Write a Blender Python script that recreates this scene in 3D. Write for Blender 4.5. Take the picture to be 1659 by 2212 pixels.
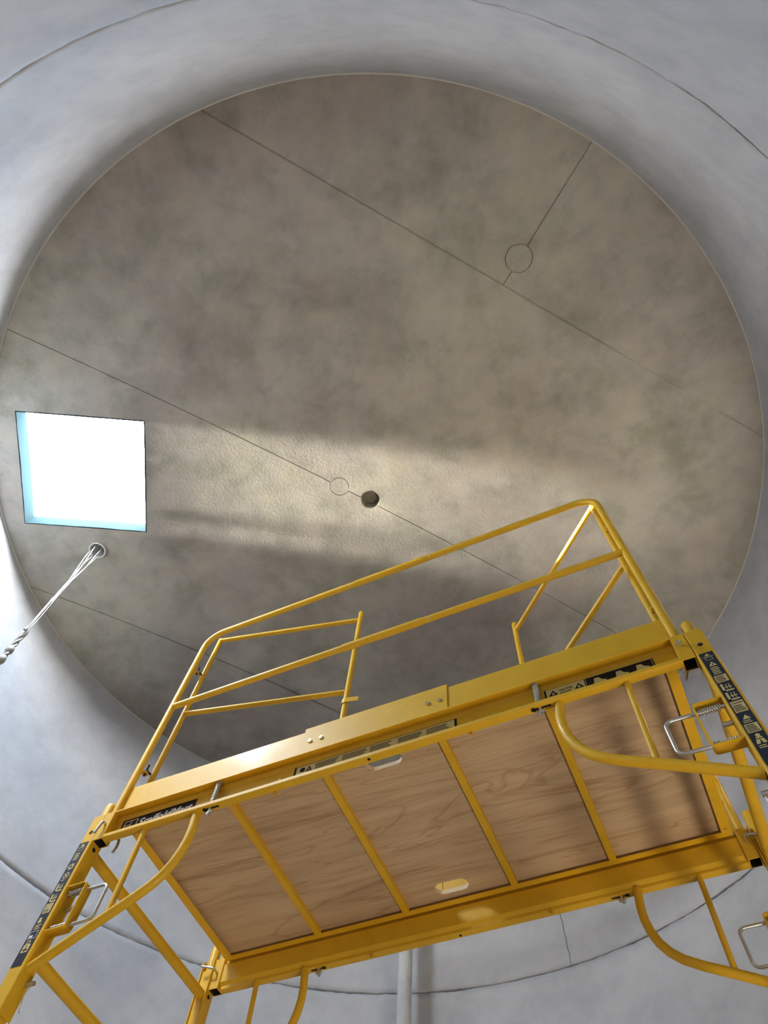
import bpy, math, random
from mathutils import Vector, Matrix, noise
from mathutils.geometry import delaunay_2d_cdt

for o in list(bpy.data.objects):
    bpy.data.objects.remove(o)
S = bpy.context.scene
COL = S.collection
random.seed(7)
PI = math.pi

# ---------------------------------------------------------------- frame of reference
ZO = 3.0                       # height of the scaffold beam's underside above the floor
CTR = Vector((-0.1286, -0.4442))   # axis of the round room
RAD = 1.92                     # inner radius of the round wall
ZC = ZO + 1.7211               # ceiling edge
RISE = 0.13                    # shallow dome
ZSEAM = ZO + 0.5819            # pour joint round the wall


def dome(x, y):
    d2 = (x - CTR.x) ** 2 + (y - CTR.y) ** 2
    return ZC + RISE * (1 - d2 / RAD ** 2)


# ---------------------------------------------------------------- camera
cam = bpy.data.cameras.new('camera')
cam.sensor_fit = 'HORIZONTAL'
cam.sensor_width = 36.0
cam.lens = 1503.2 * 36.0 / 1659.0
cam.clip_start = 0.05
co = bpy.data.objects.new('camera', cam)
COL.objects.link(co)
Rr = Vector((0.913159, 0.402884, 0.06185))
Rd = Vector((-0.350543, 0.853661, -0.385206))
Rf = Vector((-0.207992, 0.330073, 0.920756))
mm = Matrix((Rr, -Rd, -Rf)).transposed().to_4x4()
mm.translation = Vector((0.692044, -1.582367, -1.515879 + ZO))
co.matrix_world = mm
S.camera = co

# ---------------------------------------------------------------- world, light, exposure
world = bpy.data.worlds.new('sky')
S.world = world
world.use_nodes = True
bg = world.node_tree.nodes['Background']
bg.inputs[1].default_value = 70.0
wn = world.node_tree
wtc = wn.nodes.new('ShaderNodeTexCoord')
wsp = wn.nodes.new('ShaderNodeSeparateXYZ')
wrp = wn.nodes.new('ShaderNodeValToRGB')      # hazy sky: pale and brighter low down, bluer overhead
wn.links.new(wtc.outputs['Generated'], wsp.inputs[0])
wn.links.new(wsp.outputs['Z'], wrp.inputs['Fac'])
wn.links.new(wrp.outputs['Color'], bg.inputs[0])
for e, (p_, c_) in zip([wrp.color_ramp.elements[0], wrp.color_ramp.elements[1], wrp.color_ramp.elements.new(0.30), wrp.color_ramp.elements.new(0.55)],
                       [(0.0, (2.10, 2.12, 2.08)), (1.0, (0.27, 0.48, 0.80)), (0.30, (1.75, 1.86, 1.94)), (0.55, (0.72, 0.90, 1.12))]):
    e.position = p_
    e.color = (*c_, 1)
S.view_settings.view_transform = 'Standard'
S.view_settings.look = 'None'
S.view_settings.exposure = 0.0
S.view_settings.gamma = 1.0
S.view_settings.use_curve_mapping = False
S.cycles.max_bounces = 10
S.cycles.diffuse_bounces = 6
S.cycles.sample_clamp_indirect = 25.0
S.cycles.caustics_reflective = False
S.cycles.caustics_refractive = False

# skylight opening: corners relative to the room axis, on the ceiling
SKY = [Vector(q) + CTR for q in ((-1.388, -1.163), (-0.844, -0.859), (-1.157, -0.329), (-1.701, -0.638))]
SKYC = sum(SKY, Vector((0, 0))) / 4
sky_u = (SKY[1] - SKY[0]).normalized()
sky_ang = math.atan2(sky_u.y, sky_u.x)


def area(name, loc, direction, sx, sy, energy, color, portal=False, xaxis=None):
    l = bpy.data.lights.new(name, 'AREA')
    l.shape = 'RECTANGLE'
    l.size, l.size_y = sx, sy
    l.energy = energy
    l.color = color
    o = bpy.data.objects.new(name, l)
    COL.objects.link(o)
    z = -Vector(direction).normalized()
    x = Vector(xaxis or (0, 0, 1)).normalized()
    y = z.cross(x).normalized()
    x = y.cross(z)
    m = Matrix((x, y, z)).transposed().to_4x4()
    m.translation = Vector(loc)
    o.matrix_world = m
    if portal:
        l.cycles.is_portal = True
    return o


area('skylight_portal', (SKYC.x, SKYC.y, dome(*SKYC) + 0.11), (0, 0, -1), 0.70, 0.70, 1.0, (1, 1, 1), True,
     (sky_u.x, sky_u.y, 0))
# low sun: its beam comes through the skylight parallel to the opening's sides
sun = bpy.data.lights.new('sun', 'SUN')
sun.energy = 200.0
sun.angle = math.radians(1.2)
sun.color = (1.0, 0.90, 0.74)
so = bpy.data.objects.new('sun', sun)
COL.objects.link(so)
saz, sel = math.radians(20.5), math.radians(13.4)
sdir = Vector((math.cos(saz) * math.cos(sel), math.sin(saz) * math.cos(sel), -math.sin(sel)))
so.rotation_euler = (-sdir).to_track_quat('Z', 'Y').to_euler()
so.location = (SKYC.x - 4 * sdir.x, SKYC.y - 4 * sdir.y, 6.5)
# added narrow-beam lamps at the skylight's outer edge throw the band along the dome
BAZ = math.radians(30.0)
bdir = Vector((math.cos(BAZ), math.sin(BAZ), 0.062))
sv = Vector((-sky_u.y, sky_u.x))
for t0, t1, e in ((-0.305, 0.16, 1.0), (0.215, 0.305, 0.16)):
    c = (SKY[0] + SKY[3]) / 2 + sky_u * 0.02 + sv * ((t0 + t1) / 2)
    lo_ = area('added_band_lamp', (c.x, c.y, dome(c.x, c.y) - 0.006), bdir, t1 - t0, 0.02, 2.3 * e, (1.0, 0.93, 0.82), False, (sv.x, sv.y, 0))
    lo_.data.spread = math.radians(6.5)
# added warm lamp low by the solid right wall, for light inferred there
DA = math.radians(-7.5)
area('added_low_lamp', (CTR.x + 1.80 * math.cos(DA), CTR.y + 1.80 * math.sin(DA), 0.32),
     (-math.cos(DA), -math.sin(DA), 2.6), 0.84, 0.16, 42.0, (1.0, 0.86, 0.66), False, (-math.sin(DA), math.cos(DA), 0))


# ---------------------------------------------------------------- materials
def mat(name, base, rough=0.5, metal=0.0, spec=0.5, coat=0.0):
    m = bpy.data.materials.new(name)
    m.use_nodes = True
    b = m.node_tree.nodes['Principled BSDF']
    b.inputs['Base Color'].default_value = (*base, 1)
    b.inputs['Roughness'].default_value = rough
    b.inputs['Metallic'].default_value = metal
    b.inputs['Specular IOR Level'].default_value = spec
    b.inputs['Coat Weight'].default_value = coat
    return m


def nodes(m):
    nt = m.node_tree
    return nt, nt.nodes, nt.links, nt.nodes['Principled BSDF']


def noise_node(nt, scale, detail=4, rough=0.55, dist=0.0, vec=None, stretch=None):
    n = nt.nodes.new('ShaderNodeTexNoise')
    n.inputs['Scale'].default_value = scale
    n.inputs['Detail'].default_value = detail
    n.inputs['Roughness'].default_value = rough
    n.inputs['Distortion'].default_value = dist
    tc = nt.nodes.new('ShaderNodeTexCoord')
    mp = nt.nodes.new('ShaderNodeMapping')
    if stretch:
        mp.inputs['Scale'].default_value = stretch
    nt.links.new(tc.outputs['Object'], mp.inputs['Vector'])
    nt.links.new(mp.outputs['Vector'], n.inputs['Vector'])
    return n


def ramp(nt, src, stops):
    r = nt.nodes.new('ShaderNodeValToRGB')
    el = r.color_ramp.elements
    while len(el) < len(stops):
        el.new(0.5)
    for e, (p, c) in zip(el, stops):
        e.position = p
        e.color = (*c, 1)
    nt.links.new(src, r.inputs['Fac'])
    return r


def mixc(nt, a, b, fac, mode='MULTIPLY'):
    mx = nt.nodes.new('ShaderNodeMix')
    mx.data_type = 'RGBA'
    mx.blend_type = mode
    if isinstance(fac, float):
        mx.inputs[0].default_value = fac
    else:
        nt.links.new(fac, mx.inputs[0])
    nt.links.new(a, mx.inputs[6])
    nt.links.new(b, mx.inputs[7])
    return mx.outputs[2]


def bump(nt, src, strength, dist, prev=None):
    b = nt.nodes.new('ShaderNodeBump')
    b.inputs['Strength'].default_value = strength
    b.inputs['Distance'].default_value = dist
    nt.links.new(src, b.inputs['Height'])
    if prev:
        nt.links.new(prev.outputs['Normal'], b.inputs['Normal'])
    return b


def plaster(name, c0, c1, c2, patch_scale, bump_s, fine=60.0):
    m = mat(name, c1, 0.85, 0, 0.25)
    nt, N, L, P = nodes(m)
    n1 = noise_node(nt, patch_scale, 6, 0.6, 0.15)
    r1 = ramp(nt, n1.outputs['Fac'], [(0.30, c0), (0.52, c1), (0.72, c2)])
    n2 = noise_node(nt, patch_scale * 4.5, 5, 0.6, 0.2)
    r2 = ramp(nt, n2.outputs['Fac'], [(0.32, (0.86, 0.86, 0.87)), (0.6, (1, 1, 1))])
    c = mixc(nt, r1.outputs['Color'], r2.outputs['Color'], 0.8)
    L.new(c, P.inputs['Base Color'])
    n3 = noise_node(nt, fine, 6, 0.65)
    n4 = noise_node(nt, fine * 5, 3, 0.6)
    b1 = bump(nt, n3.outputs['Fac'], bump_s, 0.004)
    b2 = bump(nt, n4.outputs['Fac'], bump_s, 0.0012, b1)
    L.new(b2.outputs['Normal'], P.inputs['Normal'])
    return m


M = {}
M['wall'] = plaster('wall_plaster', (0.42, 0.425, 0.443), (0.48, 0.485, 0.503), (0.53, 0.535, 0.55), 2.2, 0.35, 45)
M['ceiling'] = plaster('ceiling_plaster', (0.32, 0.298, 0.265), (0.40, 0.378, 0.338), (0.45, 0.428, 0.385), 2.3, 0.55, 70)
nt, N, L, P = nodes(M['ceiling'])          # damp and trowel blotches: greenish, brown and dull purple patches
src = P.inputs['Base Color'].links[0].from_socket
q1 = noise_node(nt, 6.0, 6, 0.6, 0.25)
c1 = ramp(nt, q1.outputs['Fac'], [(0.34, (0.78, 0.80, 0.74)), (0.50, (1, 1, 1)), (0.66, (1.10, 1.07, 1.0))])
q2 = noise_node(nt, 1.1, 2, 0.5)
c2 = ramp(nt, q2.outputs['Fac'], [(0.34, (0.86, 0.81, 0.84)), (0.50, (1, 1, 1)), (0.70, (1.04, 1.05, 0.98))])
c = mixc(nt, src, c1.outputs['Color'], 0.85)
c = mixc(nt, c, c2.outputs['Color'], 1.0)
L.new(c, P.inputs['Base Color'])
M['floor'] = plaster('floor_concrete', (0.10, 0.097, 0.092), (0.125, 0.12, 0.113), (0.15, 0.145, 0.135), 2.0, 0.2)
M['white'] = mat('white_lining_darkened', (0.019, 0.031, 0.034), 1.0, 0, 0.0)  # white skylight lining; its sky-lit cyan is put into a near-black blue
M['yellow'] = mat('yellow_paint', (0.68, 0.395, 0.018), 0.52, 0, 0.30, 0.12)
nt, N, L, P = nodes(M['yellow'])
P.inputs['Coat Roughness'].default_value = 0.12
n = noise_node(nt, 14, 5, 0.6)
r = ramp(nt, n.outputs['Fac'], [(0.3, (0.645, 0.37, 0.014)), (0.65, (0.715, 0.42, 0.020))])
L.new(r.outputs['Color'], P.inputs['Base Color'])
n = noise_node(nt, 220, 3, 0.6)
b = bump(nt, n.outputs['Fac'], 0.12, 0.0006)
L.new(b.outputs['Normal'], P.inputs['Normal'])
M['zinc'] = mat('zinc_plated_steel', (0.62, 0.62, 0.60), 0.32, 0.9)
M['dark'] = mat('dark_steel_and_shade', (0.035, 0.032, 0.030), 0.55, 0.2)
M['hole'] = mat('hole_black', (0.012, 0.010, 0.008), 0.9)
M['navy'] = mat('navy_vinyl', (0.020, 0.025, 0.043), 0.55, 0, 0.25)
M['black'] = mat('black_vinyl', (0.010, 0.010, 0.010), 0.6, 0, 0.15)
M['cream'] = mat('printed_cream', (0.62, 0.50, 0.20), 0.5)
M['printwhite'] = mat('printed_white', (0.75, 0.75, 0.72), 0.5)
M['cable'] = mat('white_cable_jacket', (0.30, 0.30, 0.305), 0.5)
M['tape'] = mat('pale_tape', (0.27, 0.285, 0.275), 0.6)
M['pipe'] = plaster('painted_pipe', (0.52, 0.52, 0.52), (0.58, 0.58, 0.58), (0.64, 0.64, 0.63), 5, 0.1)
M['caulk'] = mat('caulk', (0.52, 0.50, 0.46), 0.7)
M['crack'] = mat('joint_filler', (0.20, 0.19, 0.18), 0.9)

m = M['ply'] = mat('plywood_veneer', (0.45, 0.28, 0.14), 0.5, 0, 0.35)
nt, N, L, P = nodes(m)
n1 = noise_node(nt, 3.0, 6, 0.6, 1.2, stretch=(0.42, 5.0, 3.0))
r1 = ramp(nt, n1.outputs['Fac'], [(0.25, (0.34, 0.215, 0.122)), (0.40, (0.49, 0.345, 0.208)), (0.60, (0.58, 0.425, 0.265)), (0.8, (0.63, 0.475, 0.31))])
n2 = noise_node(nt, 10.0, 8, 0.7, 0.5, stretch=(0.5, 9.0, 4.0))
r2 = ramp(nt, n2.outputs['Fac'], [(0.30, (0.82, 0.77, 0.73)), (0.55, (1, 1, 1))])
n3 = noise_node(nt, 1.6, 3, 0.5, 2.5, stretch=(0.5, 3.2, 1.0))
w = ramp(nt, n3.outputs['Fac'], [(0.475, (1, 1, 1)), (0.50, (0.66, 0.52, 0.45)), (0.515, (1, 1, 1))])
c = mixc(nt, r1.outputs['Color'], r2.outputs['Color'], 0.7)
c = mixc(nt, c, w.outputs['Color'], 0.55)
L.new(c, P.inputs['Base Color'])
M['plyedge'] = mat('plywood_edge', (0.68, 0.52, 0.32), 0.7)


# ---------------------------------------------------------------- mesh helpers
class MB:
    def __init__(s):
        s.v, s.f, s.m, s.s = [], [], [], []

    def add(s, vs, fs, mi=0, smooth=False):
        k = len(s.v)
        s.v += [Vector(q) for q in vs]
        for f in fs:
            s.f.append([i + k for i in f])
            s.m.append(mi)
            s.s.append(smooth)
        return s

    def box(s, x0, x1, y0, y1, z0, z1, mi=0):
        vs = [(x, y, z) for x in (x0, x1) for y in (y0, y1) for z in (z0, z1)]
        return s.add(vs, [(0, 1, 3, 2), (4, 6, 7, 5), (0, 4, 5, 1), (2, 3, 7, 6), (0, 2, 6, 4), (1, 5, 7, 3)], mi)

    def tube(s, path, r, n=12, caps=True, mi=0, round_end=False):
        path = [Vector(q) for q in path]
        rr = [r] * len(path) if not isinstance(r, (list, tuple)) else list(r)
        if round_end:
            d = (path[-1] - path[-2]).normalized()
            e, rad = path[-1], rr[-1]
            for a in (30, 55, 75, 88):
                path.append(e + d * rad * math.sin(math.radians(a)) * 0.9)
                rr.append(rad * math.cos(math.radians(a)))
        t0 = (path[1] - path[0]).normalized()
        up = Vector((0, 0, 1)) if abs(t0.z) < 0.9 else Vector((1, 0, 0))
        nn = t0.cross(up).normalized()
        rings = []
        for i, p in enumerate(path):
            if i == 0:
                t = t0
            elif i == len(path) - 1:
                t = (path[i] - path[i - 1]).normalized()
            else:
                t = ((path[i + 1] - path[i]).normalized() + (path[i] - path[i - 1]).normalized()).normalized()
            nn = (nn - t * nn.dot(t)).normalized()
            bb = t.cross(nn)
            rings.append([p + rr[i] * (math.cos(2 * PI * k / n) * nn + math.sin(2 * PI * k / n) * bb) for k in range(n)])
        vs = [q for g in rings for q in g]
        fs = [(i * n + k, i * n + (k + 1) % n, (i + 1) * n + (k + 1) % n, (i + 1) * n + k)
              for i in range(len(rings) - 1) for k in range(n)]
        s.add(vs, fs, mi, True)
        if caps:
            s.add(rings[0], [tuple(range(n))[::-1]], mi)
            s.add(rings[-1], [tuple(range(n))], mi)
        return s

    def sheet(s, path, t, axis, lo, hi, closed=False, mi=0, inner=None):
        """sheet metal of thickness t: a 2D path offset to its left side, extruded along an axis"""
        P2 = [Vector(q) for q in path]
        n = len(P2)
        off = []
        for i in range(n):
            if closed:
                a, b, c = P2[i - 1], P2[i], P2[(i + 1) % n]
            else:
                a, b, c = P2[max(i - 1, 0)], P2[i], P2[min(i + 1, n - 1)]
            d1 = (b - a) if (b - a).length > 1e-9 else (c - b)
            d2 = (c - b) if (c - b).length > 1e-9 else d1
            d1, d2 = d1.normalized(), d2.normalized()
            n1, n2 = Vector((-d1.y, d1.x)), Vector((-d2.y, d2.x))
            mtr = (n1 + n2)
            mtr = mtr / max(mtr.dot(n1), 0.3)
            off.append(b + mtr * t)

        def to3(q, h):
            return {'x': (h, q.x, q.y), 'y': (q.x, h, q.y), 'z': (q.x, q.y, h)}[axis]
        vs = [to3(q, h) for h in (lo, hi) for q in P2 + off]
        N2 = 2 * n
        fs = []
        for i in range(n if closed else n - 1):
            j = (i + 1) % n
            fs += [(i, j, N2 + j, N2 + i), (n + j, n + i, N2 + n + i, N2 + n + j),
                   (j, i, n + i, n + j), (N2 + i, N2 + j, N2 + n + j, N2 + n + i)]
        if inner is not None:
            s.add(vs, fs, mi)
            for q in range(n if closed else n - 1):
                s.m[len(s.m) - len(fs) + 4 * q + 1] = inner
            return s
        if not closed:
            fs += [(n, 0, N2, N2 + n), (n - 1, N2 - 1, N2 + N2 - 1, N2 + n - 1)]
        return s.add(vs, fs, mi)

    def build(s, name, mats, parent=None, org=(0, 0, 0), place=None, smooth_all=None):
        org = Vector(org)
        me = bpy.data.meshes.new(name)
        me.from_pydata([tuple(q - org) for q in s.v], [], s.f)
        for q in (mats if isinstance(mats, (list, tuple)) else [mats]):
            me.materials.append(M[q])
        for p, mi, sm in zip(me.polygons, s.m, s.s):
            p.material_index = mi
            p.use_smooth = sm if smooth_all is None else smooth_all
        me.validate()
        o = bpy.data.objects.new(name, me)
        COL.objects.link(o)
        if parent:
            o.parent = parent
        if place is not None:
            o.location = place
        return o


def rounded(path, r, n=5):
    P = [Vector(q) for q in path]
    out = [P[0]]
    for i in range(1, len(P) - 1):
        a, b, c = P[i - 1], P[i], P[i + 1]
        d1, d2 = (a - b), (c - b)
        l1, l2 = d1.length, d2.length
        d1, d2 = d1.normalized(), d2.normalized()
        ang = d1.angle(d2)
        k = min(r / math.tan(ang / 2), l1 * 0.49, l2 * 0.49)
        p0, p1 = b + d1 * k, b + d2 * k
        for j in range(n + 1):
            t = j / n
            out.append(p0 * (1 - t) ** 2 + b * 2 * t * (1 - t) + p1 * t ** 2)
    out.append(P[-1])
    return out


def arc_rounded(path, r, n=8):
    """true circular fillets"""
    P = [Vector(q) for q in path]
    out = [P[0]]
    for i in range(1, len(P) - 1):
        a, b, c = P[i - 1], P[i], P[i + 1]
        d1, d2 = (a - b).normalized(), (c - b).normalized()
        ang = d1.angle(d2)
        k = r / math.tan(ang / 2)
        p0 = b + d1 * k
        ctr = b + (d1 + d2).normalized() * (r / math.sin(ang / 2))
        e1 = (p0 - ctr) / r
        e2 = -d1
        e2 = (e2 - e1 * e2.dot(e1)).normalized()
        for j in range(n + 1):
            th = (PI - ang) * j / n
            out.append(ctr + r * (math.cos(th) * e1 + math.sin(th) * e2))
    out.append(P[-1])
    return out


def tag(o, label=None, cat=None, group=None, kind=None):
    if label:
        o['label'] = label
    if cat:
        o['category'] = cat
    if group:
        o['group'] = group
    if kind:
        o['kind'] = kind
    return o


class Thing:
    """an Empty at the thing's base; parts are given in the scaffold frame (z = 0 at the beam's underside)"""

    def __init__(s, name, org, label, cat, group=None, rot=0.0, world=None):
        s.org = Vector(org)
        s.o = bpy.data.objects.new(name, None)
        s.o.empty_display_size = 0.05
        COL.objects.link(s.o)
        s.o.location = world if world else (s.org.x, s.org.y, s.org.z + ZO)
        s.o.rotation_euler = (0, 0, rot)
        tag(s.o, label, cat, group)

    def part(s, name, mb, mats, parent=None, label=None):
        o = mb.build(name, mats, parent or s.o, s.org)
        if label:
            o['label'] = label
        return o


def copy_thing(t, label, loc, rot, skip=()):
    r = t.o.copy()
    COL.objects.link(r)
    r.location = loc
    r.rotation_euler = (0, 0, rot)
    r['label'] = label

    def rec(src, dst):
        for ch in list(src.children):
            if ch.name.split('.')[0] in skip:
                continue
            c = ch.copy()
            COL.objects.link(c)
            c.parent = dst
            rec(ch, c)
    rec(t.o, r)
    return r


def text_polys(body, size, bold=0.0, shear=0.0):
    """flat lettering as (verts2d, faces)"""
    cu = bpy.data.curves.new('lettering', 'FONT')
    cu.body = body
    cu.size = size
    cu.offset = bold
    cu.shear = shear
    cu.resolution_u = 3
    ob = bpy.data.objects.new('lettering', cu)
    COL.objects.link(ob)
    dg = bpy.context.evaluated_depsgraph_get()
    me = bpy.data.meshes.new_from_object(ob.evaluated_get(dg))
    vs = [(q.co.x, q.co.y) for q in me.vertices]
    fs = [tuple(p.vertices) for p in me.polygons]
    bpy.data.objects.remove(ob)
    bpy.data.curves.remove(cu)
    bpy.data.meshes.remove(me)
    return vs, fs


class Sticker:
    """flat printed vinyl: u along the sticker, v up; each layer 0.15 mm proud of the one below"""

    def __init__(s, org, u, v):
        s.o, s.u, s.v = Vector(org), Vector(u), Vector(v)
        s.n = s.u.cross(s.v)
        s.mb = MB()

    def p(s, q, lay):
        return s.o + s.u * q[0] + s.v * q[1] + s.n * (0.0004 + lay * 0.00018)

    def poly(s, pts, mi, lay=1):
        s.mb.add([s.p(q, lay) for q in pts], [tuple(range(len(pts)))], mi)

    def rect(s, x0, y0, x1, y1, mi, lay=1):
        s.poly([(x0, y0), (x1, y0), (x1, y1), (x0, y1)], mi, lay)

    def base(s, w, h, mi=0):
        a = [(0, 0), (w, 0), (w, h), (0, h)]
        vs = [s.p(q, 0) for q in a] + [s.p(q, -2) for q in a]
        s.mb.add(vs, [(0, 1, 2, 3), (0, 4, 5, 1), (1, 5, 6, 2), (2, 6, 7, 3), (3, 7, 4, 0)], mi)

    def disc(s, x, y, r, mi, lay=1, n=14):
        s.poly([(x + r * math.cos(2 * PI * k / n), y + r * math.sin(2 * PI * k / n)) for k in range(n)], mi, lay)

    def tri(s, x, y, w, h, mi, lay=1):
        s.poly([(x - w / 2, y), (x + w / 2, y), (x, y + h)], mi, lay)

    def line(s, a, b, w, mi, lay=1):
        a, b = Vector(a), Vector(b)
        d = (b - a).normalized() * (w / 2)
        n = Vector((-d.y, d.x))
        s.poly([a - n - d, b - n + d, b + n + d, a + n - d], mi, lay)

    def lines(s, x0, y0, x1, y1, k, mi, lay=1):
        rnd = random.Random(int(1e5 * abs(x0 + y0 * 3)) + k)
        for i in range(k):
            y = y1 + (y0 - y1) * (i + 0.5) / k
            h = abs(y1 - y0) / k * 0.24
            s.rect(x0, y - h, x0 + (x1 - x0) * rnd.uniform(0.72, 1), y + h, mi, lay)

    def text(s, body, x, y, size, mi, lay=2, bold=0.0, shear=0.0, width=None, rot=0.0):
        vs, fs = text_polys(body, size, bold, shear)
        w0 = max(q[0] for q in vs) - min(q[0] for q in vs)
        k = (width / w0) if width else 1.0
        c, sn = math.cos(rot), math.sin(rot)
        s.mb.add([s.p((x + (a * k) * c - b * sn, y + (a * k) * sn + b * c), lay) for a, b in vs], fs, mi)


# ================================================================ the room
def ring(n, r, z):
    return [(CTR.x + r * math.cos(2 * PI * k / n), CTR.y + r * math.sin(2 * PI * k / n), z) for k in range(n)]


# wall with its pour joint: a recessed ragged groove running right round
NA = 1100
rows = [(0.0, 0, 0), (1.2, 0, 0), (2.4, 0, 0), (3.2, 0, 0), (ZSEAM - 0.03, 0, 0), (ZSEAM - 0.0045, -0.0015, 1), (ZSEAM - 0.0025, 0.010, 1),
        (ZSEAM + 0.0022, 0.010, 2), (ZSEAM + 0.0042, -0.001, 2), (ZSEAM + 0.03, 0, 0), (4.0, 0, 0), (4.4, 0, 0), (ZC + 0.015, 0, 0), (ZC + 0.04, 0, 0),
        (ZC + 0.04, 0.15, 0), (0.0, 0.15, 0)]
mb = MB()
vs = []
for z, dr, j in rows:
    for k in range(NA):
        a = 2 * PI * k / NA
        jz = 0
        jr = 0
        if j:
            q = Vector((math.cos(a) * 9, math.sin(a) * 9, j * 3.7))
            jz = noise.noise(q * 11) * 0.0030 + noise.noise(Vector((math.cos(a) * 2, math.sin(a) * 2, 0.5))) * 0.006
            jr = noise.noise(q * 4 + Vector((5, 1, 2))) * 0.003 if dr < 0.005 else 0
            gap = noise.noise(Vector((q.x, q.y, 3.3)) * 1.3) * 0.0032 - 0.0006
            jz += -gap if j == 1 else gap
        vs.append((CTR.x + (RAD + dr + jr) * math.cos(a), CTR.y + (RAD + dr + jr) * math.sin(a), z + jz))
fs = []
R_ = len(rows)
for i in range(R_):
    for k in range(NA):
        k2 = (k + 1) % NA
        i2 = (i + 1) % R_
        fs.append((i * NA + k2, i * NA + k, i2 * NA + k, i2 * NA + k2))
mb.add(vs, fs, 0, True)
mb.m = [1 if 6 * NA <= i < 7 * NA else 0 for i in range(len(fs))]
mb.s = [not (5 * NA <= i < 8 * NA) for i in range(len(fs))]
wall = tag(mb.build('wall_round', ['wall', 'crack']), 'round grey plastered wall with a ragged joint line running round it', kind='structure')
for p in wall.data.polygons:
    if p.index >= 12 * NA:
        p.use_smooth = False

# hairline crack in the wall right of the pipe
mb = MB()
pth = []
for i in range(14):
    t = i / 13
    a = math.radians(83.15 - 0.3 * t) + 0.0012 * math.sin(i * 2.1)
    pth.append((CTR.x + (RAD - 0.0006) * math.cos(a), CTR.y + (RAD - 0.0006) * math.sin(a), ZO + 0.92 - 0.335 * t))
mb.tube(pth, 0.0016, 5)
mb.build('crack_line', 'crack', wall)

mb = MB()
mb.add(ring(96, RAD + 0.1, 0.0) + ring(96, RAD + 0.1, -0.1), [tuple(range(96)), tuple(range(96, 192))[::-1]]
       + [((k + 1) % 96, k, 96 + k, 96 + (k + 1) % 96) for k in range(96)])
tag(mb.build('floor', 'floor'), 'warm grey concrete floor', kind='structure')

# ---- ceiling: a shallow dome of plaster panels
HOLE_C = CTR + Vector((0.022, -0.022))     # open round hole near the middle
HOLE_K = CTR + Vector((-1.447, -0.345))    # cable hole
PATCH = [(CTR + Vector((1.118, -0.840)), 0.058), (CTR + Vector((-0.096, -0.151)), 0.047)]


def circ(c, r, n=28, wob=0.0, seed=0):
    out = []
    for k in range(n):
        a = 2 * PI * k / n
        rr = r * (1 + wob * noise.noise(Vector((math.cos(a) * 2, math.sin(a) * 2, seed))))
        out.append(Vector((c.x + rr * math.cos(a), c.y + rr * math.sin(a))))
    return out


def inside(p, poly):
    c = False
    j = len(poly) - 1
    for i in range(len(poly)):
        a, b = poly[i], poly[j]
        if (a.y > p.y) != (b.y > p.y) and p.x < (b.x - a.x) * (p.y - a.y) / (b.y - a.y) + a.x:
            c = not c
        j = i
    return c


def clip(poly, n, off):
    """keep n.p <= off"""
    out = []
    for i in range(len(poly)):
        a, b = poly[i], poly[(i + 1) % len(poly)]
        da, db = n.dot(a - CTR) - off, n.dot(b - CTR) - off
        if da <= 0:
            out.append(a)
        if da * db < 0:
            out.append(a + (b - a) * (da / (da - db)))
    return out


def dense(poly, step):
    out = []
    for i in range(len(poly)):
        a, b = poly[i], poly[(i + 1) % len(poly)]
        k = max(1, int((b - a).length / step))
        out += [a + (b - a) * (j / k) for j in range(k)]
    return out


def plate(outer, holes, dz, t, step=0.11, top=False):
    outer = dense(outer, step)
    holes = [dense(h, step) for h in holes]
    vs, es = [], []
    for lp in [outer] + holes:
        k = len(vs)
        vs += lp
        es += [(k + i, k + (i + 1) % len(lp)) for i in range(len(lp))]
    x0 = min(q.x for q in outer)
    x1 = max(q.x for q in outer)
    y0 = min(q.y for q in outer)
    y1 = max(q.y for q in outer)
    x = x0 + step / 2
    while x < x1:
        y = y0 + step / 2
        while y < y1:
            q = Vector((x + 0.01 * math.sin(y * 31), y + 0.01 * math.sin(x * 37)))
            if inside(q, outer) and not any(inside(q, h) for h in holes):
                vs.append(q)
            y += step
        x += step
    r = delaunay_2d_cdt(vs, es, [], 0, 1e-6)
    V2, F2 = r[0], r[2]
    keep = []
    for f in F2:
        c = sum((V2[i] for i in f), Vector((0, 0))) / 3
        if inside(c, outer) and not any(inside(c, h) for h in holes):
            keep.append(tuple(f))
    mb = MB()
    bot = [(q.x, q.y, dome(q.x, q.y) + dz) for q in V2]
    mb.add(bot, [f[::-1] for f in keep], 0, True)
    cnt = {}
    for f in keep:
        for i in range(3):
            e = (f[i], f[(i + 1) % 3])
            cnt[e] = 1
    side = [e for e in cnt if (e[1], e[0]) not in cnt]
    k = len(bot)
    tv = [(q[0], q[1], q[2] + t) for q in bot]
    mb.add(bot + tv, [(b, a, k + a, k + b) for a, b in side] + ([tuple(i + k for i in f) for f in keep] if top else []), 0)
    return mb


disc = [CTR + Vector((math.cos(2 * PI * k / 150), math.sin(2 * PI * k / 150))) * (RAD + 0.03) for k in range(150)]
kh = circ(HOLE_K, 0.047)
ch = circ(HOLE_C, 0.047, 24, 0.10, 3)
ceil = tag(plate(disc, [SKY, kh, ch], 0.0065, 0.09).build('ceiling', 'ceiling'), 'shallow domed grey-brown plaster ceiling', kind='structure')
inner = [CTR + Vector((math.cos(2 * PI * k / 200), math.sin(2 * PI * k / 200))) * (RAD - 0.001) for k in range(200)]


def nrm(deg):
    a = math.radians(deg)
    return Vector((-math.sin(a), math.cos(a)))


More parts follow.
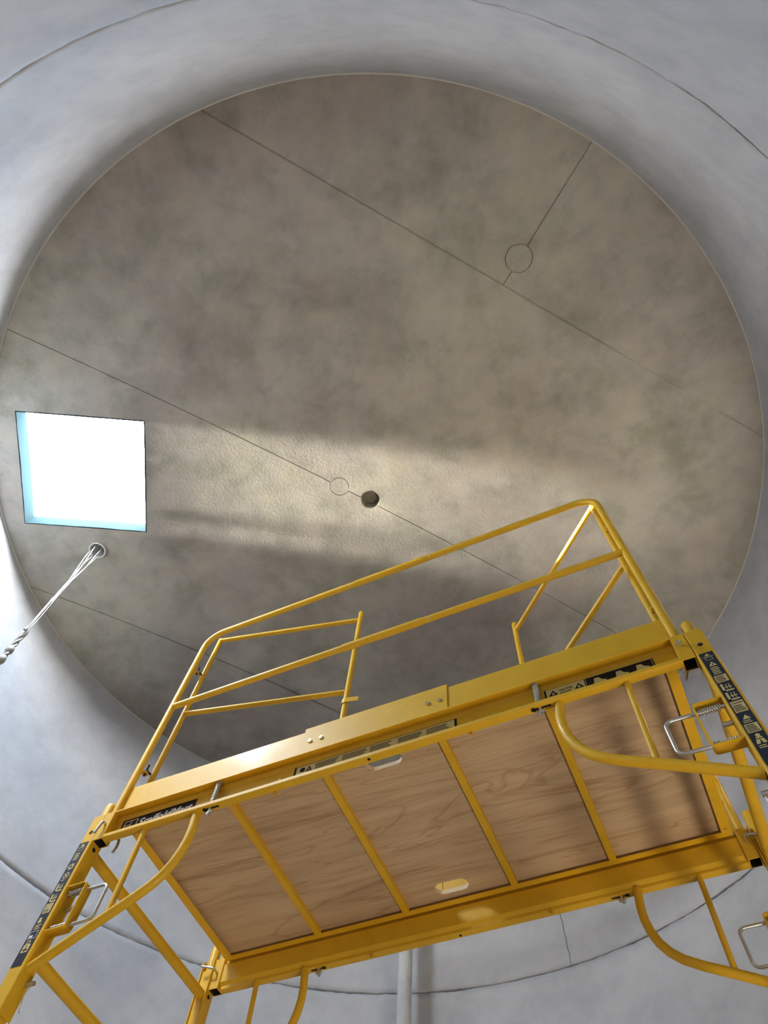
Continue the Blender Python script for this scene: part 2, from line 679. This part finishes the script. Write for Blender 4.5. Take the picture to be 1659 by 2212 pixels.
G = 0.0028
GW = {1: 0.0042, 2: 0.0022, 3: 0.0026}
l1, l2, l3 = (nrm(51.9), -1.2697), (nrm(51.4), -0.0195), (nrm(50.0), 1.2472)
xd = nrm(142.9)
xo = xd.dot(Vector((1.536, -1.154)))
pA = clip(inner, l1[0], l1[1] - G)
regs = [clip(pA, xd, xo - 0.0034), clip(pA, -xd, -xo - 0.0034),
        clip(clip(inner, -l1[0], -l1[1] - GW[1]), l2[0], l2[1] - GW[2]),
        clip(clip(inner, -l2[0], -l2[1] - GW[2]), l3[0], l3[1] - GW[3]),
        clip(inner, -l3[0], -l3[1] - GW[3])]
cuts = [SKY, circ(HOLE_K, 0.0475), circ(HOLE_C, 0.050, 24, 0.10, 3)] + [circ(c, r + 0.003, 28, 0.05, i) for i, (c, r) in enumerate(PATCH)]
for g in regs:
    plate(g, cuts, 0.0, 0.007).build('ceiling_panel', 'ceiling', ceil)
for i, (c, r) in enumerate(PATCH):
    plate(circ(c, r, 28, 0.05, i), [], -0.0025 if i == 0 else 0.0, 0.009, 0.05).build('ceiling_patch', 'ceiling', ceil)


def cup(c, r, depth, name, m):
    mb = MB()
    n = 24
    z = dome(c.x, c.y)
    lo = [(c.x + r * math.cos(2 * PI * k / n), c.y + r * math.sin(2 * PI * k / n), z + 0.004) for k in range(n)]
    hi = [(q[0], q[1], z + depth) for q in lo]
    mb.add(lo + hi, [(k, (k + 1) % n, n + (k + 1) % n, n + k) for k in range(n)] + [tuple(range(n, 2 * n))], 0)
    return mb.build(name, m, ceil)


cup(HOLE_C, 0.052, 0.075, 'core_hole', 'ceiling')
cup(HOLE_K, 0.052, 0.30, 'sleeve_hole', 'dark')

# edge bead where dome meets wall
mb = MB()
pth = []
for k in range(301):
    a = 2 * PI * k / 300
    q = noise.noise(Vector((math.cos(a) * 30, math.sin(a) * 30, 0)))
    pth.append((CTR.x + (RAD - 0.002 + 0.001 * q) * math.cos(a), CTR.y + (RAD - 0.002 + 0.001 * q) * math.sin(a), ZC - 0.002 + 0.0015 * q))
mb.tube(pth, 0.0042, 6, False)
tag(mb.build('trim_1', 'caulk'), 'thin caulk bead where ceiling meets the round wall', kind='structure')

# skylight: square shaft lined in white
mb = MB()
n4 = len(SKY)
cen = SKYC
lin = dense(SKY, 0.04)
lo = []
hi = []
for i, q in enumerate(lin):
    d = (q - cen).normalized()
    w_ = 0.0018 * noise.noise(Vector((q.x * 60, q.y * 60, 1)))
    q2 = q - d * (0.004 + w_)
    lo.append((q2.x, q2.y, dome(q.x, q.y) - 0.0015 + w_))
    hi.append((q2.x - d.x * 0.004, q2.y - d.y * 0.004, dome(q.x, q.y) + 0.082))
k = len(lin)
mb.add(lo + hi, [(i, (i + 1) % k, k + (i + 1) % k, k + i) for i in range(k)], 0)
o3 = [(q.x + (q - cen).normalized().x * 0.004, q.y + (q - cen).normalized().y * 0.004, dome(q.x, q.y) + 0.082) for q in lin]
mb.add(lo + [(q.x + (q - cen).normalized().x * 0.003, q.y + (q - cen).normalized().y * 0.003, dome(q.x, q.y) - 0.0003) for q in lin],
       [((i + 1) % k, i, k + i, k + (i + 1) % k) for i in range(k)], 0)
tag(mb.build('window_1', 'white'), 'square skylight opening with a white lining, sky tint put into its dark colour, glaring with daylight', kind='structure')

# made-up hatch frame round the added lamp; the wall behind is solid
tdir = Vector((-math.sin(DA), math.cos(DA), 0))
ndir = Vector((math.cos(DA), math.sin(DA), 0))
dc = Vector((CTR.x, CTR.y, 0)) + ndir * 1.865


def dbox(mb, a0, a1, z0, z1, n0, n1):
    vs = [dc + tdir * a + ndir * n_ + Vector((0, 0, z)) for a in (a0, a1) for n_ in (n0, n1) for z in (z0, z1)]
    mb.add(vs, [(0, 1, 3, 2), (4, 6, 7, 5), (0, 4, 5, 1), (2, 3, 7, 6), (0, 2, 6, 4), (1, 5, 7, 3)])


mb = MB()
dbox(mb, -0.50, -0.43, 0, 0.78, -0.03, 0.10)
dbox(mb, 0.43, 0.50, 0, 0.78, -0.03, 0.10)
dbox(mb, -0.43, 0.43, 0.72, 0.78, -0.03, 0.10)
tag(mb.build('added_hatch_frame', 'pipe'), 'unseen made-up hatch frame round the added lamp, at the foot of the round wall', kind='structure')

# wall pipe
ap = math.radians(105.6)
t = Thing('wall_pipe', (CTR.x + 1.80 * math.cos(ap), CTR.y + 1.80 * math.sin(ap), -ZO),
          'pale painted vertical pipe standing just off the round wall', 'pipe')
mb = MB()
px, py = t.org.x, t.org.y
mb.tube([(px, py, -ZO), (px, py, 1.78)], 0.032, 20)
pp = t.part('pipe_run', mb, 'pipe')
mb = MB()
for z in (-1.2, 1.45):
    e = Vector((CTR.x + 1.93 * math.cos(ap), CTR.y + 1.93 * math.sin(ap)))
    mb = MB()
    mb.tube([(px, py, z), (e.x, e.y, z)], 0.008, 8)
    t.part('standoff', mb, 'zinc')
mb = MB()

# ================================================================ scaffold
XG, YG = 0.9, 0.364


def spring(mb, a, b, r, coils, wire=0.0013):
    a, b = Vector(a), Vector(b)
    d = (b - a).normalized()
    u = d.orthogonal().normalized()
    w_ = d.cross(u)
    n = coils * 10
    mb.tube([a + (b - a) * (i / n) + r * (math.cos(2 * PI * i / 10) * u + math.sin(2 * PI * i / 10) * w_) for i in range(n + 1)], wire, 5)
    return mb


# ---- side frame (near)
sf = Thing('side_frame', (0, -YG, -0.5), 'yellow side beam with curved braces and printed safety stickers, on the near side', 'scaffold beam', 'scaffold side beams')
prof = [(-.383, .013), (-.383, 0), (-.3585, 0), (-.3585, .011), (-.3505, .022), (-.3505, .082), (-.3585, .092), (-.3585, .104), (-.383, .104), (-.383, .098)]
prof = rounded(prof, 0.0022, 2)
mb = MB().sheet(prof, 0.0022, 'x', -.8805, .8805)
beam = sf.part('beam', mb, 'yellow')
for sx in (-1, 1):
    pth = [(sx * .9175, -.337), (sx * .9175, -.383), (sx * .9640, -.383), (sx * .9640, -.337)]
    pth = rounded(pth, 0.005, 4)
    mb = MB().sheet(pth, 0.0028 * sx, 'z', -.50, .1035)
    slv = sf.part('sleeve', mb, 'yellow')
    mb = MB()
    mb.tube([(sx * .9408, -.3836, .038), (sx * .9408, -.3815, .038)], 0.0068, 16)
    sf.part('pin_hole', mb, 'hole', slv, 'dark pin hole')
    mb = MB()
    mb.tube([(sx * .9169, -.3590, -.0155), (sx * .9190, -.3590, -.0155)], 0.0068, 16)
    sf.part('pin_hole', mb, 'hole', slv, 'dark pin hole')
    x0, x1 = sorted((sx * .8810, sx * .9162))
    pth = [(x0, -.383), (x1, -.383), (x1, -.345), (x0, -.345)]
    mb = MB().sheet(pth, 0.0028, 'z', 0.0, .1035, closed=True, inner=1)  # inner faces coloured dark for the shade in the hollow socket
    sf.part('post_socket', mb, ['yellow', 'dark'], None, 'square socket with its inner shade put in as dark colour')
    # curved brace
    B = [(.556, .004), (.554, -.012), (.5495, -.055), (.5505, -.092), (.5570, -.130), (.5700, -.165), (.5900, -.196), (.6170, -.222), (.6600, -.2485),
         (.7230, -.281), (.8000, -.3215), (.8750, -.3620), (.9190, -.3850)]
    mb = MB().tube([(sx * a, -YG, c) for a, c in B], 0.0128, 14)
    sf.part('curved_brace', mb, 'yellow')
    mb = MB().tube([(sx * .7365, -YG, .002), (sx * .7310, -YG, -.276)], 0.0085, 12)
    sf.part('strut', mb, 'yellow')
    # bracket with sprung U-shaped lock pin
    pth = rounded([(sx * .918, -.1555), (sx * .8495, -.1555), (sx * .8495, -.2925), (sx * .918, -.2925)], 0.010, 4)
    mb = MB().sheet(pth, 0.003 * sx, 'y', -.380, -.350)
    br = sf.part('lock_bracket', mb, 'yellow')
    pth = arc_rounded([Vector((sx * .935, -.3655, -.1735)), Vector((sx * .778, -.3655, -.1735)), Vector((sx * .778, -.3655, -.2805)), Vector((sx * .935, -.3655, -.2805))], 0.018, 7)
    mb = MB().tube(pth, 0.0048, 10)
    sf.part('lock_pin', mb, 'zinc', br, 'bright bare steel U-shaped pin')
    for z in (-.1735, -.2805):
        mb = spring(MB(), (sx * .908, -.3655, z), (sx * .854, -.3655, z), 0.0078, 10)
        sf.part('coil_spring', mb, 'zinc', br, 'grey steel coil spring')
    # sprung deck pin through the beam's lower flange
    xs = sx * .505
    mb = MB().tube([(xs, -.369, .103), (xs, -.369, -.018), (xs - .004, -.369, -.024)], 0.0052, 10)
    mb.tube([(xs - .011, -.369, -.014), (xs + .011, -.369, -.014)], 0.0038, 8)
    dp = sf.part('deck_pin', mb, 'zinc', None, 'bright steel sprung pin')
    mb = spring(MB(), (xs, -.369, .018), (xs, -.369, .100), 0.0085, 13)
    sf.part('coil_spring', mb, 'zinc', dp)
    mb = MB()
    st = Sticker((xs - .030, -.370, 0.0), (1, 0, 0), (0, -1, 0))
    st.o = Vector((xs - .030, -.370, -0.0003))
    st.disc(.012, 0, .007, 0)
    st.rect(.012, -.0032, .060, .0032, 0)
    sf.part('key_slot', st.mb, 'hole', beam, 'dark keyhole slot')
for xx in (-.2917, .3077):
    mb = MB().box(xx - .003, xx + .003, -.362, -.356, -.014, .002)
    mb.box(xx - .007, xx + .007, -.360, -.358, -.001, .002)
    sf.part('stop_tab', mb, 'yellow')
    mb = MB().box(xx - .004, xx + .004, -.357, -.349, .035, .055)
    sf.part('stop_lug', mb, 'yellow')
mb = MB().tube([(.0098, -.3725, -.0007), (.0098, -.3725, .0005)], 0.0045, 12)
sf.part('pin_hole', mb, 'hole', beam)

far_sf = copy_thing(sf, 'yellow side beam on the far side, its plain inner face below the deck', (0, YG, ZO - .5), PI)

# stickers only on the near beam
YW = -.3530


def scaffold_icon(st, x, y, w, h, mi):
    st.rect(x, y, x + w * .22, y + h, mi)
    st.rect(x, y, x + w, y + h * .16, mi)
    st.rect(x + w * .30, y + h * .45, x + w * .95, y + h * .55, mi)
    st.rect(x + w * .45, y + h * .25, x + w * .53, y + h * .9, mi)
    st.rect(x + w * .72, y + h * .25, x + w * .80, y + h * .9, mi)


def mk(x, z):
    return Sticker((x, YW, z), (1, 0, 0), (0, 0, 1))


st = mk(-.858, .028)
st.base(.272, .055)


def outline(st, x0, y0, x1, y1, w, mi, lay=1):
    st.rect(x0, y0, x1, y0 + w, mi, lay)
    st.rect(x0, y1 - w, x1, y1, mi, lay)
    st.rect(x0, y0 + w, x0 + w, y1 - w, mi, lay)
    st.rect(x1 - w, y0 + w, x1, y1 - w, mi, lay)


st.rect(.010, .010, .014, .047, 1)
st.rect(.014, .0435, .034, .047, 1)
st.rect(.014, .027, .034, .0305, 1)
outline(st, .034, .010, .060, .047, .0032, 1)
st.text('ScaffoldMart', .066, .013, .040, 2, bold=.0012, shear=.22, width=.196)
sf.part('brand_sticker', st.mb, ['black', 'cream', 'printwhite'], None, 'black sticker with slanted white lettering')

st = mk(-.248, .030)
st.base(.514, .057)
st.rect(.007, .003, .507, .050, 1)
st.disc(.028, .034, .009, 0, 2)
st.tri(.050, .024, .020, .020, 0, 2)
st.tri(.050, .0275, .006, .009, 1, 3)
for i in range(5):
    st.lines(.070 + i * .088, .010, .070 + i * .088 + .080, .045, 5, 0, 2)
sf.part('caution_sticker', st.mb, ['black', 'cream'], None, 'long yellow sticker in a black frame with rows of small print')

st = mk(.522, .028)
st.base(.300, .058)
st.rect(.005, .004, .112, .053, 1)
st.tri(.024, .024, .026, .022, 0, 2)
st.tri(.024, .027, .009, .012, 1, 3)
st.tri(.096, .024, .026, .022, 0, 2)
st.tri(.096, .027, .009, .012, 1, 3)
st.text('CAUTION', .042, .034, .011, 0, bold=.0004, width=.036)
st.lines(.042, .012, .080, .030, 4, 0, 2)
outline(st, .115, .004, .296, .054, .0014, 1)
for xx in (.135, .195, .250):
    st.poly([(xx, .022), (xx + .032, .022), (xx + .036, .027), (xx + .024, .032), (xx + .016, .044), (xx + .004, .044), (xx + .002, .030)], 1)
    st.rect(xx - .006, .012, xx + .038, .015, 1)
sf.part('footing_sticker', st.mb, ['black', 'cream'], None, 'black and yellow sticker with warning triangles and boot shapes')


def sleeve_sticker(x, kind):
    w, top, bot = .0335, .001, -.385
    h = top - bot
    st = Sticker((x, -.3835, bot), (1, 0, 0), (0, 0, 1))
    st.base(w, h)
    y = h

    def down(d):
        nonlocal y
        y -= d
        return y
    # top pictogram: triangle over a bar and a tray outline
    st.tri(w * .5, down(.014), .014, .009, 1)
    st.rect(.003, down(.004), w - .003, y + .0012, 1)
    outline(st, .008, down(.013), w - .008, y + .011, .0010, 1)
    if kind == 'R':
        st.tri(w * .5, down(.024), .018, .016, 1)
        st.tri(w * .5, y + .003, .005, .008, 0, 2)
        st.lines(.007, down(.034), w - .006, y + .030, 5, 1)
        st.rect(.003, down(.030), w - .003, y + .026, 1)
        st.lines(.005, y + .002, w - .005, y + .024, 5, 0, 2)
        scaffold_icon(st, .005, down(.034), .024, .028, 1)
        scaffold_icon(st, .005, down(.032), .024, .028, 1)
        st.rect(.003, down(.042), w - .003, y + .037, 1)
        st.text('CAUTION', .005, y + .028, .0066, 0, bold=.0003, width=w - .010)
        st.lines(.005, y + .003, w - .005, y + .024, 5, 0, 2)
        st.tri(w * .5, down(.024), .017, .014, 1)
        st.lines(.006, down(.012), w - .006, y + .010, 2, 1)
        st.rect(.003, down(.030), w - .003, y + .027, 1)
        st.lines(.005, y + .002, w - .005, y + .025, 5, 0, 2)
        down(.022)
        st.disc(w * .5, y + .012, .005, 1)
        st.poly([(.006, y - .012), (.014, y - .012), (.017, y + .003), (.010, y + .003)], 1)
        st.poly([(w - .014, y - .012), (w - .006, y - .012), (w - .010, y + .003), (w - .017, y + .003)], 1)
        st.rect(.010, y + .001, w - .010, y + .007, 1)
        st.lines(.007, y - .026, w - .007, y - .015, 2, 1)
    else:
        st.lines(.007, down(.034), w - .006, y + .028, 4, 1)
        cy = down(.022)
        for k in range(8):
            a = 2 * PI * k / 8
            st.line((w * .5, cy), (w * .5 + .0105 * math.cos(a), cy + .0105 * math.sin(a)), .003, 1)
        st.disc(w * .5, cy, .0080, 1, 2)
        st.disc(w * .5, cy, .0048, 0, 3)
        cy = down(.030)
        st.disc(w * .5, cy, .0105, 1)
        st.disc(w * .5, cy, .0086, 0, 2)
        st.line((w * .5 - .006, cy - .006), (w * .5 + .006, cy + .006), .0024, 1, 3)
        st.line((w * .5 - .006, cy + .006), (w * .5 + .006, cy - .006), .0024, 1, 3)
        st.lines(.006, down(.018), w - .012, y + .006, 2, 1)
        scaffold_icon(st, .005, down(.034), .024, .026, 1)
        scaffold_icon(st, .005, down(.034), .024, .026, 1)
        st.rect(.004, down(.034), w - .004, y + .030, 1)
        st.lines(.006, y + .002, w - .006, y + .014, 3, 0, 2)
        outline(st, .008, y + .017, w - .008, y + .027, .0014, 0, 2)
        st.disc(w * .35, down(.016), .0045, 1)
        st.rect(.007, y - .012, .019, y - .004, 1)
        st.lines(.006, down(.032), w - .006, y + .016, 3, 1)
        outline(st, .004, down(.026), w - .004, y + .022, .0012, 2)
        st.rect(.007, y + .003, .018, y + .010, 2)
        st.rect(.006, down(.038), w - .006, y + .022, 1)
        outline(st, .009, y + .022, w - .012, y + .033, .0024, 1)
        st.rect(.009, y + .005, w - .009, y + .009, 0, 2)
        st.rect(.015, y + .002, .018, y + .020, 0, 2)
    return st


st = sleeve_sticker(-.9640 + .003, 'L')
sf.part('instruction_sticker', st.mb, ['navy', 'cream', 'printwhite'], None, 'navy sticker with yellow gear and crossed-circle pictograms')
st = sleeve_sticker(.9205 + .003, 'R')
sf.part('instruction_sticker', st.mb, ['navy', 'cream', 'printwhite'], None, 'navy sticker with yellow warning triangles and caution boxes')

# ---- end frames
ef = Thing('end_frame', (-.9408, 0, -ZO), 'yellow ladder end frame below the skylight end of the deck', 'scaffold frame', 'scaffold end frames')
for sy in (-1, 1):
    y = sy * .3595
    h = .0188
    pth = rounded([(-.9408 - h, y), (-.9408 - h, y - h), (-.9408 + h, y - h), (-.9408 + h, y + h), (-.9408 - h, y + h), (-.9408 - h, y)], .005, 3)[:-1]
    mb = MB().sheet(pth, 0.0025, 'z', -ZO + .02, .068, closed=True)
    po = ef.part('post', mb, 'yellow')
    mb = MB().tube([(-.9408, y, -.05), (-.9408, y, .155)], .0172, 18, round_end=True)
    ef.part('coupling_pin', mb, 'yellow', po)
    mb = MB().box(-.9408 - .05, -.9408 + .05, y - .05, y + .05, -ZO, -ZO + .022)
    ef.part('foot_plate', mb, 'zinc', po)
    for z in (-.209, -.414):
        mb = MB().tube([(-.925, y + sy * -.014, z), (-.893, y + sy * -.014, z)], .0062, 12)
        sp = ef.part('snap_pin', mb, 'zinc', po, 'bright steel pin with a wire clip')
        mb = MB().tube([(-.897, y + sy * -.014, z + .002), (-.897, y + sy * -.006, z - .035), (-.899, y + sy * -.016, z - .066), (-.902, y + sy * -.024, z - .064)], .0011, 6)
        ef.part('wire_clip', mb, 'zinc', po)
z = -.012
while z > -2.8:
    mb = MB().tube([(-.9405, -.343, z), (-.9405, .343, z)], .0165, 14)
    ef.part('rung', mb, 'yellow')
    z -= .327
copy_thing(ef, 'yellow ladder end frame behind the sticker-covered post with the yellow caution boxes', (.9408, 0, 0), PI)

# ---- deck platform
dk = Thing('deck_platform', (0, 0, .0915), 'plywood deck with yellow angle frame and four crossbars, seen from below', 'platform')
ZD = .0915
XD, XP, YD, YP = .8737, .8445, .3485, .3290
for sx in (-1, 1):
    mb = MB().box(*sorted((sx * XP, sx * XD)), -YD, YD, ZD, ZD + .003)
    mb.box(*sorted((sx * (XD - .003), sx * XD)), -YD, YD, ZD + .003, ZD + .036)
    fa = dk.part('frame_angle', mb, 'yellow')
    for y in (-.315, .315):
        mb = MB().tube([(sx * .858, y, ZD - .0016), (sx * .858, y, ZD + .001)], .0042, 10)
        dk.part('rivet', mb, 'zinc', fa)
for sy in (-1, 1):
    mb = MB().box(-XP, XP, *sorted((sy * YP, sy * YD)), ZD, ZD + .003)
    mb.box(-XP, XP, *sorted((sy * (YD - .003), sy * YD)), ZD + .003, ZD + .036)
    dk.part('frame_angle', mb, 'yellow')
for x in (-.505, -.180, .196, .515):
    mb = MB().sheet([(x - .009, ZD + .0145), (x - .009, ZD + .0002), (x + .009, ZD + .0002), (x + .009, ZD + .0145)], -.002, 'y', -YP, YP)
    mb.v = [Vector((q.x, q.y, q.z)) for q in mb.v]
    cb = dk.part('crossbar', mb, 'yellow')
    for y in (-.312, .312):
        mb = MB().tube([(x, y, ZD - .0016), (x, y, ZD + .001)], .0040, 10)
        dk.part('rivet', mb, 'zinc', cb)


def stadium(cx, cy, w, h, n=8):
    out = []
    r = h / 2
    for c, a0 in ((cx + w / 2 - r, -PI / 2), (cx - w / 2 + r, PI / 2)):
        for k in range(n + 1):
            a = a0 + PI * k / n
            out.append(Vector((c + r * math.cos(a), cy + r * math.sin(a))))
    return out


slots = [stadium(0, -.267, .115, .052), stadium(-.002, .286, .115, .050)]
outer = [Vector(q) for q in ((-.869, -.345), (.869, -.345), (.869, .345), (-.869, .345))]
vs, es = [], []
for lp in [outer] + slots:
    k = len(vs)
    vs += lp
    es += [(k + i, k + (i + 1) % len(lp)) for i in range(len(lp))]
r = delaunay_2d_cdt(vs, es, [], 0, 1e-6)
keep = []
for f in r[2]:
    c = sum((r[0][i] for i in f), Vector((0, 0))) / 3
    if not any(inside(c, h_) for h_ in slots):
        keep.append(tuple(f))
mb = MB()
V2 = r[0]
zb, zt = ZD + .0150, ZD + .0300
k = len(V2)
mb.add([(q.x, q.y, zb) for q in V2] + [(q.x, q.y, zt) for q in V2], [f[::-1] for f in keep] + [tuple(i + k for i in f) for f in keep], 0)
ed = {}
for f in keep:
    for i in range(3):
        ed[(f[i], f[(i + 1) % 3])] = 1
mb.add([(q.x, q.y, zb) for q in V2] + [(q.x, q.y, zt) for q in V2], [(a, b, b + k, a + k) for a, b in ed if (b, a) not in ed], 1)
dk.part('plywood_sheet', mb, ['ply', 'plyedge'], None, 'brown grained plywood sheet with two hand slots')

# ---- guardrail (near)
gr = Thing('guardrail', (0, -YG, 0.004), 'yellow tubular guardrail on the near side, top and middle rail in full view', 'guardrail', 'scaffold guardrails')
pth = arc_rounded([Vector((-XG, -YG, .062)), Vector((-XG, -YG, 1.147)), Vector((XG, -YG, 1.147)), Vector((XG, -YG, .062))], .085, 9)
mb = MB().tube(pth, .0127, 16)
gr.part('top_rail', mb, 'yellow')
mb = MB().tube([(-XG, -YG, .649), (XG, -YG, .649)], .0123, 14)
gr.part('mid_rail', mb, 'yellow')
for z in (1.147, .649):
    mb = MB().tube([(-.158, -YG, z), (.160, -YG, z)], .0141, 16)
    rs = gr.part('rail_sleeve', mb, 'yellow')
    for x in (-.185, .187):
        mb = MB().tube([(x, -YG - .006, z - .009), (x, -YG - .0093, z - .0115)], .0035, 10)
        gr.part('snap_button', mb, 'zinc', rs)
for sx in (-1, 1):
    for z in (.903, .318):
        mb = MB()
        c = Vector((sx * .895, -.337, z))
        mb.tube([(sx * .9, -YG + .010, z), (sx * .899, -.350, z)], .0045, 8)
        n = 12
        mb.tube([c + .0085 * Vector((math.cos(2 * PI * i / n + 1.2), math.sin(2 * PI * i / n + 1.2), 0)) for i in range(n - 1)], .0042, 8)
        gr.part('hinge_eye', mb, 'yellow')
copy_thing(gr, 'yellow tubular guardrail on the far side, mostly hidden behind the deck', (0, YG, ZO + .004), PI)

# ---- toe board (near)
tb = Thing('toe_board', (0, -.358, .11), 'pale yellow steel toe board along the near edge of the deck', 'toe board', 'scaffold toe boards')
for x0, x1 in ((-.886, .060), (.062, .886)):
    mb = MB().sheet(rounded([(-.358, .106), (-.358, .2265), (-.346, .2265)], .002, 2), .0018, 'x', x0, x1)
    tb.part('toe_plate', mb, 'yellow')
mb = MB().sheet(rounded([(-.3612, .107), (-.3612, .2385), (-.347, .2385)], .002, 2), .0018, 'x', -.236, .243)
sp = tb.part('splice_plate', mb, 'yellow')
for x in (-.2105, -.172, .1815, .2185):
    mb = MB().tube([(x, -.3605, .174), (x, -.3670, .174)], [.0078, .0062], 12)
    mb.add([(x - .004, -.3672, .1735), (x + .004, -.3672, .1735), (x + .004, -.3672, .1750), (x - .004, -.3672, .1750)], [(0, 1, 2, 3)], 1)
    tb.part('bolt', mb, ['zinc', 'dark'], sp, 'bright round-headed steel bolt')
copy_thing(tb, 'yellow steel toe board on the far edge, glimpsed through the hand slot', (0, .358, ZO + .11), PI)


# ---- swing gates
def gate(sx, th, label):
    hx, hy = sx * .8868, -.3064
    ex, ey = hx - sx * .668 * math.cos(th), hy + .668 * math.sin(th)
    g = Thing('swing_gate', (hx, hy, .20), label, 'gate', 'scaffold swing gates')
    H_ = Vector((hx, hy, 0))
    E_ = Vector((ex, ey, 0))
    d = (E_ - H_).normalized()
    zz = Vector((0, 0, 1))
    mb = MB().tube([H_ + zz * .20, H_ + zz * 1.196], .0112, 14, round_end=False)
    hp = g.part('hinge_post', mb, 'yellow')
    mb = MB().tube([E_ + zz * .20, E_ + zz * 1.250], .0112, 14, round_end=True)
    g.part('free_post', mb, 'yellow')
    for z in (1.190, .668):
        mb = MB().tube([H_ + zz * z, E_ + zz * z], .0105, 14)
        g.part('rail', mb, 'yellow')
    for z in (.903, .318):
        c = Vector((sx * .895, -.337, z))
        mb = MB().tube([H_ + zz * (z + .012), c + zz * .014], .0040, 8)
        mb.tube([c + zz * -.012, c + zz * .040], .0036, 8)
        g.part('hinge_pin', mb, 'dark', hp, 'dark steel hinge pin')
    # latch strap
    n = Vector((-d.y, d.x, 0))
    pts = []
    z0, z1 = .588, .612
    path = [E_ + d * .052 - n * .0135, E_ - n * .0135, E_ - d * .0098 - n * .0098, E_ - d * .0138, E_ - d * .0098 + n * .0098, E_ + n * .0135, E_ + d * .006 + n * .0135]
    mb = MB().sheet([(q.x, q.y) for q in path], .002, 'z', z0, z1)
    lt = g.part('latch_strap', mb, 'yellow')
    mb = MB()
    q0 = E_ + d * .034 - n * .0142
    mb.box(-.009, .009, -.0006, .0006, -.004, .004)
    rot = Matrix.Rotation(math.atan2(d.y, d.x), 3, 'Z')
    mb.v = [rot @ q + Vector((q0.x, q0.y, .600)) for q in mb.v]
    g.part('latch_slot', mb, 'hole', lt)
    return g


gate(-1, .2082, 'yellow swing gate opened inward at the skylight end of the deck')
gate(1, .7397, 'yellow swing gate opened inward at the end away from the skylight')


# ---- bent locking pins through the guardrail sockets
def lockpin(path, path2, label):
    t = Thing('locking_pin', path[0], label, 'pin', 'bent pins in the guardrail sockets')
    mb = MB().tube(rounded(path, .006, 4), .0042, 10)
    t.part('pin_shaft', mb, 'zinc')
    if path2:
        mb = MB().tube(rounded(path2, .010, 4), .0042, 10)
        t.part('hooked_end', mb, 'zinc')


lockpin([(-.896, -.342, .056), (-.896, -.397, .056), (-.905, -.399, .012)],
        [(-.896, -.343, .050), (-.885, -.330, .046), (-.866, -.330, .030), (-.862, -.330, .004), (-.869, -.330, -.014)],
        'grey bent locking pin in the socket beside the gear-pictogram sticker')
lockpin([(.898, -.342, .058), (.898, -.399, .058), (.886, -.402, .040)],
        [(.896, -.343, .050), (.889, -.330, .044), (.892, -.330, .022), (.876, -.330, -.014)],
        'bright bent locking pin in the socket beside the yellow caution boxes')
lockpin([(-.899, .37, .056), (-.899, .322, .056), (-.950, .316, .070)], None, 'bent flat-lying locking pin at the far corner below the skylight end')
lockpin([(.899, .37, .056), (.899, .318, .058), (.948, .316, .046)], None, 'bent locking pin at the far corner away from the skylight')

# ---- cable bundle from the ceiling hole
zt = dome(HOLE_K.x, HOLE_K.y) - ZO
cbn = Thing('cable_bundle', (HOLE_K.x, HOLE_K.y, -.6), 'bundle of thin white cables hanging from the round ceiling hole', 'cable')


def cpos(z):
    s_ = max(0.0, (1.70 - z) / .88)
    return Vector((HOLE_K.x + .032 * s_, HOLE_K.y + .030 * s_, z))


for k in range(5):
    ph = 2 * PI * k / 5
    pts = []
    z = zt + .26
    while z > .93:
        u = (zt - z)
        spread = .022 if u < 0 else .022 * max(0.0, 1 - u / .34) + .0070
        tw = ph + (0 if u < 0 else u * 3.0)
        wob = .006 * noise.noise(Vector((k * 7.1, z * 4.0, 0))) if u > .15 else 0
        pts.append(cpos(z) + Vector((spread * math.cos(tw) + wob, spread * math.sin(tw) - wob, 0)))
        z -= .025
    mb = MB().tube(pts, .0027, 7)
    cbn.part('cable_strand', mb, 'cable')
for k in range(3):
    pts = []
    z = .97
    while z > -.6:
        tw = 2 * PI * k / 3 + z * 46
        pts.append(cpos(z) + Vector((.0068 * math.cos(tw), .0068 * math.sin(tw), 0)))
        z -= .012
    mb = MB().tube(pts, .0060, 7)
    cbn.part('twisted_cable', mb, 'cable')
mb = MB().tube([cpos(z) + Vector((.003 * math.sin(z * 90), 0, 0)) for z in (1.285, 1.27, 1.25, 1.235, 1.222)], [.004, .009, .0105, .0095, .005], 9)
cbn.part('tape_wrap', mb, 'tape', None, 'pale tape wrapped round the strands')
mb = MB().tube([cpos(z) for z in (1.005, .99, .97, .945, .93)], [.006, .0125, .014, .012, .008], 9)
cbn.part('tape_wrap', mb, 'tape')
mb = MB().tube([cpos(.995) + Vector((.012, -.010, 0)), cpos(.955) + Vector((.024, -.020, 0))], .0055, 8)
cbn.part('loose_end', mb, 'tape')
for z in (.845, .78):
    mb = MB().tube([cpos(z + q) for q in (.022, .012, -.012, -.022)], [.009, .0155, .0165, .010], 9)
    cbn.part('tape_wrap', mb, 'tape')
# conduit stub round the cables
t = Thing('conduit_stub', (HOLE_K.x, HOLE_K.y, zt - .006), 'short white pipe sleeve lining the ceiling hole round the cables', 'pipe sleeve')
mb = MB()
n = 28
rr = [(.0462, zt - .008), (.0405, zt - .008), (.0405, zt + .12), (.0462, zt + .12)]
vv = [(HOLE_K.x + r_ * math.cos(2 * PI * k / n), HOLE_K.y + r_ * math.sin(2 * PI * k / n), z_) for r_, z_ in rr for k in range(n)]
mb.add(vv, [(i * n + k, i * n + (k + 1) % n, ((i + 1) % 4) * n + (k + 1) % n, ((i + 1) % 4) * n + k) for i in range(4) for k in range(n)], 0, False)
t.part('sleeve_ring', mb, 'printwhite')
